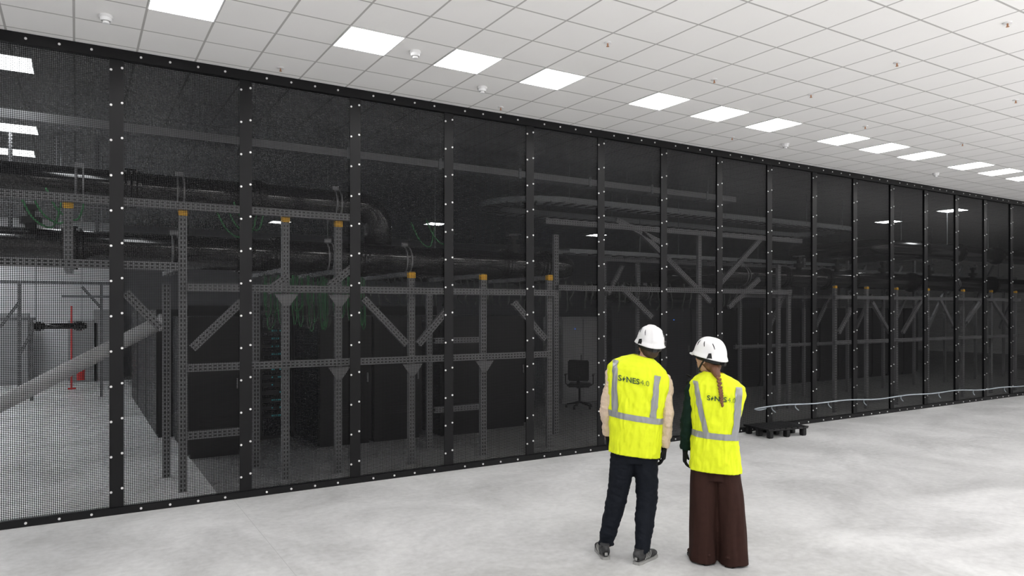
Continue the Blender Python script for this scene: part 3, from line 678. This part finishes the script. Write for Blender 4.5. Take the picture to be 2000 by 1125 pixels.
# ---- man
pm=person(1218,5.75,'person seen from behind in yellow vest, dark jeans, white hard hat')
HR=Matrix.Rotation(math.radians(14),3,'Z')@Matrix.Rotation(math.radians(8),3,'X')@Matrix.Rotation(math.radians(6),3,'Y')
Hm=Vector((.205,.02,1.695))
bm=bmesh.new(); face(bm,Hm,HR)
tube(bm,[(.14,0,1.50),(.165,.0,1.57),(.195,.01,1.66)],[.065,.054,.056],18,3)
tube(bm,[(.09,0,.84),(.09,0,1.0),(.10,0,1.2),(.12,0,1.40),(.13,0,1.50),(.14,0,1.55)],[(.15,.11),(.15,.11),(.15,.10),(.18,.11),(.16,.09),(.07,.06)],24,4,ref=(1,0,0))
LS,LE,LW=Vector((-.070,0,1.50)),Vector((-.140,-.01,1.20)),Vector((-.130,.07,.96))
RS,RE,RW=Vector((.320,0,1.42)),Vector((.347,-.03,1.14)),Vector((.325,.03,.885))
for A,B,C in ((LS,LE,LW),(RS,RE,RW)):
    tube(bm,[A.lerp(Vector((.12,0,1.46)),.5),A,A.lerp(B,.5),B,B.lerp(C,.4),C,C+(C-B).normalized()*.05],[.048,.050,.042,.036,.035,.026,.022],16,3)
tube(bm,[(.01,0,.88),(-.005,0,.78),(-.045,.03,.50),(-.10,.01,.28),(-.137,0,.12),(-.14,0,.06)],[.075,.07,.05,.045,.035,.033],16,4)
tube(bm,[(.17,0,.88),(.175,0,.78),(.185,.01,.50),(.165,-.06,.28),(.148,-.10,.12),(.145,-.10,.06)],[.075,.07,.05,.045,.035,.033],16,4)
body=union(pm,'body',bm,M['skin'],.009,3)
face_bits(pm,Hm,HR)
# hair
bm=bmesh.new(); ell(bm,Hm+HR@Vector((0,-.022,.015)),(.084,.092,.098),HR)
ell(bm,Hm+HR@Vector((0,-.05,-.035)),(.066,.055,.055),HR); union(pm,'hair',bm,M['hair'],.007,2,.003,(40,40,12),label='short brown hair')
helmet(pm,Hm+HR@Vector((0,-.01,.045)),HR.to_euler(),'white vented hard hat')
# jumper
bm=bmesh.new()
tube(bm,[(.09,0,.86),(.09,0,1.0),(.10,0,1.2),(.12,0,1.40),(.13,0,1.49),(.145,0,1.56),(.16,0,1.61)],[(.165,.115),(.165,.115),(.165,.115),(.19,.115),(.18,.10),(.09,.075),(.066,.064)],24,4,ref=(1,0,0))
for A,B,C in ((LS,LE,LW),(RS,RE,RW)):
    tube(bm,[A.lerp(Vector((.12,0,1.46)),.5),A,A.lerp(B,.5),B,B.lerp(C,.5),C.lerp(B,.06),C],[.058,.063,.055,.049,.046,.044,.035],20,4)
union(pm,'jumper',bm,M['cream'],.007,2,.009,(14,14,11),label='cream knitted jumper',amp2=.004,sc2=(16,16,22))
# trousers
bm=bmesh.new()
tube(bm,[(.09,0,.76),(.09,0,.86),(.09,0,1.0)],[(.15,.11),(.172,.12),(.155,.11)],24,3,ref=(1,0,0))
tube(bm,[(.01,0,.90),(-.005,0,.78),(-.045,.03,.50),(-.10,.01,.28),(-.137,0,.12),(-.140,0,.085)],[(.095,.105),(.105,.10),(.088,.086),(.076,.076),(.060,.064),(.065,.066)],24,5,ref=(1,0,0))
tube(bm,[(.17,0,.90),(.175,0,.78),(.185,.01,.50),(.165,-.06,.28),(.148,-.10,.12),(.148,-.10,.085)],[(.092,.105),(.102,.10),(.088,.086),(.076,.076),(.060,.064),(.064,.066)],24,5,ref=(1,0,0))
union(pm,'trousers',bm,M['navy'],.007,2,.008,(8,8,14),label='dark navy jeans',amp2=.003,sc2=(12,12,24))
shoe(pm,(-.165,-.01,0),math.radians(14),M['shoe'],M['sole']); shoe(pm,(.155,-.10,0),math.radians(-32),M['shoe'],M['sole'])
V=Vest([(.83,.092,0,.207,.150),(.95,.095,0,.208,.150),(1.05,.096,0,.212,.152),(1.2,.10,0,.218,.152),(1.33,.108,0,.236,.152),(1.43,.115,0,.255,.148),(1.49,.12,0,.248,.136),(1.54,.127,0,.215,.12),(1.58,.137,0,.16,.10),(1.605,.148,0,.108,.085),(1.618,.155,0,.080,.074)],(.10,.22),3.)
build_vest(pm,V,(1.135,.024),[(-.068,1.16,-.062,1.55),(.226,1.16,.264,1.50)],(-.037,1.405,.236))
hand(pm,LW,(.06,.10,-.99),(1,0,0),-1,.5)
hand(pm,RW,(-.06,.02,-.99),(-1,.2,0),-1,.5)
# ---- woman
pw=person(1402,5.60,'person looking sideways in yellow vest, wide brown trousers, hard hat')
HR=Matrix.Rotation(math.radians(56),3,'Z')@Matrix.Rotation(math.radians(10),3,'X')
Hm=Vector((-.072,.02,1.60))
bm=bmesh.new(); face(bm,Hm,HR)
tube(bm,[(-.03,0,1.40),(-.035,.0,1.46),(-.055,.01,1.56)],[.055,.047,.048],18,3)
tube(bm,[(-.02,0,.78),(-.02,0,.9),(-.02,0,1.08),(-.02,0,1.28),(-.025,0,1.38),(-.03,0,1.44)],[(.16,.11),(.16,.11),(.125,.09),(.145,.10),(.14,.08),(.06,.055)],24,4,ref=(1,0,0))
LS,LE,LW=Vector((-.185,0,1.37)),Vector((-.235,.01,1.10)),Vector((-.252,.06,.865))
RS,RE,RW=Vector((.145,.0,1.36)),Vector((.13,.24,1.20)),Vector((-.125,.29,1.365))
for A,B,C in ((LS,LE,LW),(RS,RE,RW)):
    tube(bm,[A.lerp(Vector((-.02,0,1.34)),.5),A,A.lerp(B,.5),B,B.lerp(C,.4),C,C+(C-B).normalized()*.04],[.042,.045,.039,.033,.031,.023,.02],16,3)
tube(bm,[(-.10,0,.82),(-.11,.0,.46),(-.115,0,.12),(-.115,0,.06)],[.08,.052,.035,.032],16,4)
tube(bm,[(.06,0,.82),(.09,0,.46),(.115,0,.12),(.115,0,.06)],[.08,.052,.035,.032],16,4)
union(pw,'body',bm,M['skin'],.009,3); face_bits(pw,Hm,HR)
bm=bmesh.new(); ell(bm,Hm+HR@Vector((0,-.022,.015)),(.083,.090,.098),HR); ell(bm,Hm+HR@Vector((0,-.055,-.04)),(.068,.058,.062),HR)
tube(bm,[Hm+HR@Vector((0,-.06,-.05)),Vector((-.02,-.075,1.52)),Vector((.0,-.10,1.47))],[.055,.036,.022],14,4)
union(pw,'hair',bm,M['hairr'],.006,2,.003,(40,40,12),label='reddish brown hair gathered at the nape')
# braid
bm=bmesh.new()
bp=[(-.008,-.08,1.51),(.008,-.122,1.45),(.018,-.152,1.38),(.026,-.166,1.33),(.03,-.170,1.28)]
P_,R_=cat_interp([Vector(p) for p in bp],[(1,1)]*5,5)
for i,p in enumerate(P_):
    q=1 if i%2 else -1; f=1-.35*i/len(P_); ell(bm,p+Vector((q*.007*f,0,0)),(.013*f,.013*f,.019*f),Matrix.Rotation(q*.7,3,'Y'),12)
tube(bm,[(.03,-.172,1.285),(.034,-.172,1.26),(.03,-.17,1.245)],[.008,.012,.003],10,3)
union(pw,'braid',bm,M['braid'],.0028,2,label='auburn plaited braid')
helmet(pw,Hm+HR@Vector((0,-.01,.045)),HR.to_euler(),'white vented hard hat with black chin strap')
bm=bmesh.new(); tube(bm,[(-.03,0,1.43),(-.04,0,1.475),(-.047,0,1.50)],[(.075,.065),(.062,.058),(.064,.06)],20,3,ref=(1,0,0)); union(pw,'collar',bm,M['scarf'],.006,2,.004,(15,15,15),label='red collar')
bm=bmesh.new()
tube(bm,[(-.02,0,.78),(-.02,0,.9),(-.02,0,1.08),(-.02,0,1.28),(-.025,0,1.38),(-.03,0,1.44)],[(.165,.115),(.165,.115),(.145,.105),(.165,.11),(.16,.09),(.07,.062)],24,4,ref=(1,0,0))
for A,B,C in ((LS,LE,LW),(RS,RE,RW)):
    tube(bm,[A.lerp(Vector((-.02,0,1.34)),.5),A,A.lerp(B,.5),B,B.lerp(C,.5),C.lerp(B,.06),C],[.055,.061,.058,.054,.052,.048,.034],20,4)
union(pw,'jumper',bm,M['dgreen'],.007,2,.009,(14,14,9),label='dark green jumper',amp2=.004,sc2=(16,16,22))
bm=bmesh.new()
tube(bm,[(-.02,0,.66),(-.02,0,.82),(-.02,0,.95)],[(.155,.12),(.165,.12),(.145,.105)],24,3,ref=(1,0,0))
tube(bm,[(-.10,0,.86),(-.107,0,.72),(-.109,0,.45),(-.112,0,.2),(-.115,0,.012)],[(.085,.105),(.103,.118),(.108,.114),(.109,.118),(.111,.125)],32,5,ref=(1,0,0))
tube(bm,[(.065,0,.86),(.076,0,.72),(.096,0,.45),(.110,0,.2),(.121,0,.012)],[(.08,.105),(.098,.118),(.108,.114),(.109,.118),(.111,.125)],32,5,ref=(1,0,0))
union(pw,'trousers',bm,M['brown'],.007,1,.011,(12,12,2.0),label='wide dark brown trousers')
shoe(pw,(-.13,.0,0),math.radians(30),M['brown'],M['dark']); shoe(pw,(.12,.0,0),math.radians(-22),M['brown'],M['dark'])
V=Vest([(.73,-.02,0,.203,.152),(.85,-.02,0,.196,.15),(.95,-.02,0,.182,.146),(1.04,-.018,0,.174,.14),(1.15,-.016,0,.182,.142),(1.26,-.012,0,.205,.146),(1.34,-.008,0,.219,.142),(1.40,-.008,0,.212,.13),(1.44,-.012,0,.175,.11),(1.47,-.02,0,.13,.09),(1.49,-.026,0,.088,.074),(1.50,-.03,0,.072,.066)],(.05,.10),11.)
build_vest(pw,V,(1.015,.024),[(-.085,1.03,-.165,1.42),(.125,1.03,.155,1.41)],(-.075,1.29,.205))
hand(pw,LW,(-.05,.05,-.99),(1,0,0),-1,.5)
hand(pw,RW,(-.86,.05,.46),(0,.3,-1),-1,.5,point=True)
# ---------------------------------------------------------------- world & camera
w=bpy.data.worlds.new('world'); S.world=w; w.use_nodes=True
w.node_tree.nodes['Background'].inputs[0].default_value=(.8,.85,.9,1); w.node_tree.nodes['Background'].inputs[1].default_value=.3
cam=bpy.data.cameras.new('camera'); cam.sensor_width=36; cam.clip_end=200
zk,zx,zy=ZOOM
cam.lens=36*F/2000*zk; cam.shift_x=(zx-1000)/2000*zk; cam.shift_y=(HY-zy)/2000*zk
co=bpy.data.objects.new('camera',cam); link(co); co.location=(0,0,CH); co.rotation_euler=(math.pi/2,0,-math.atan2(ct,st)); S.camera=co
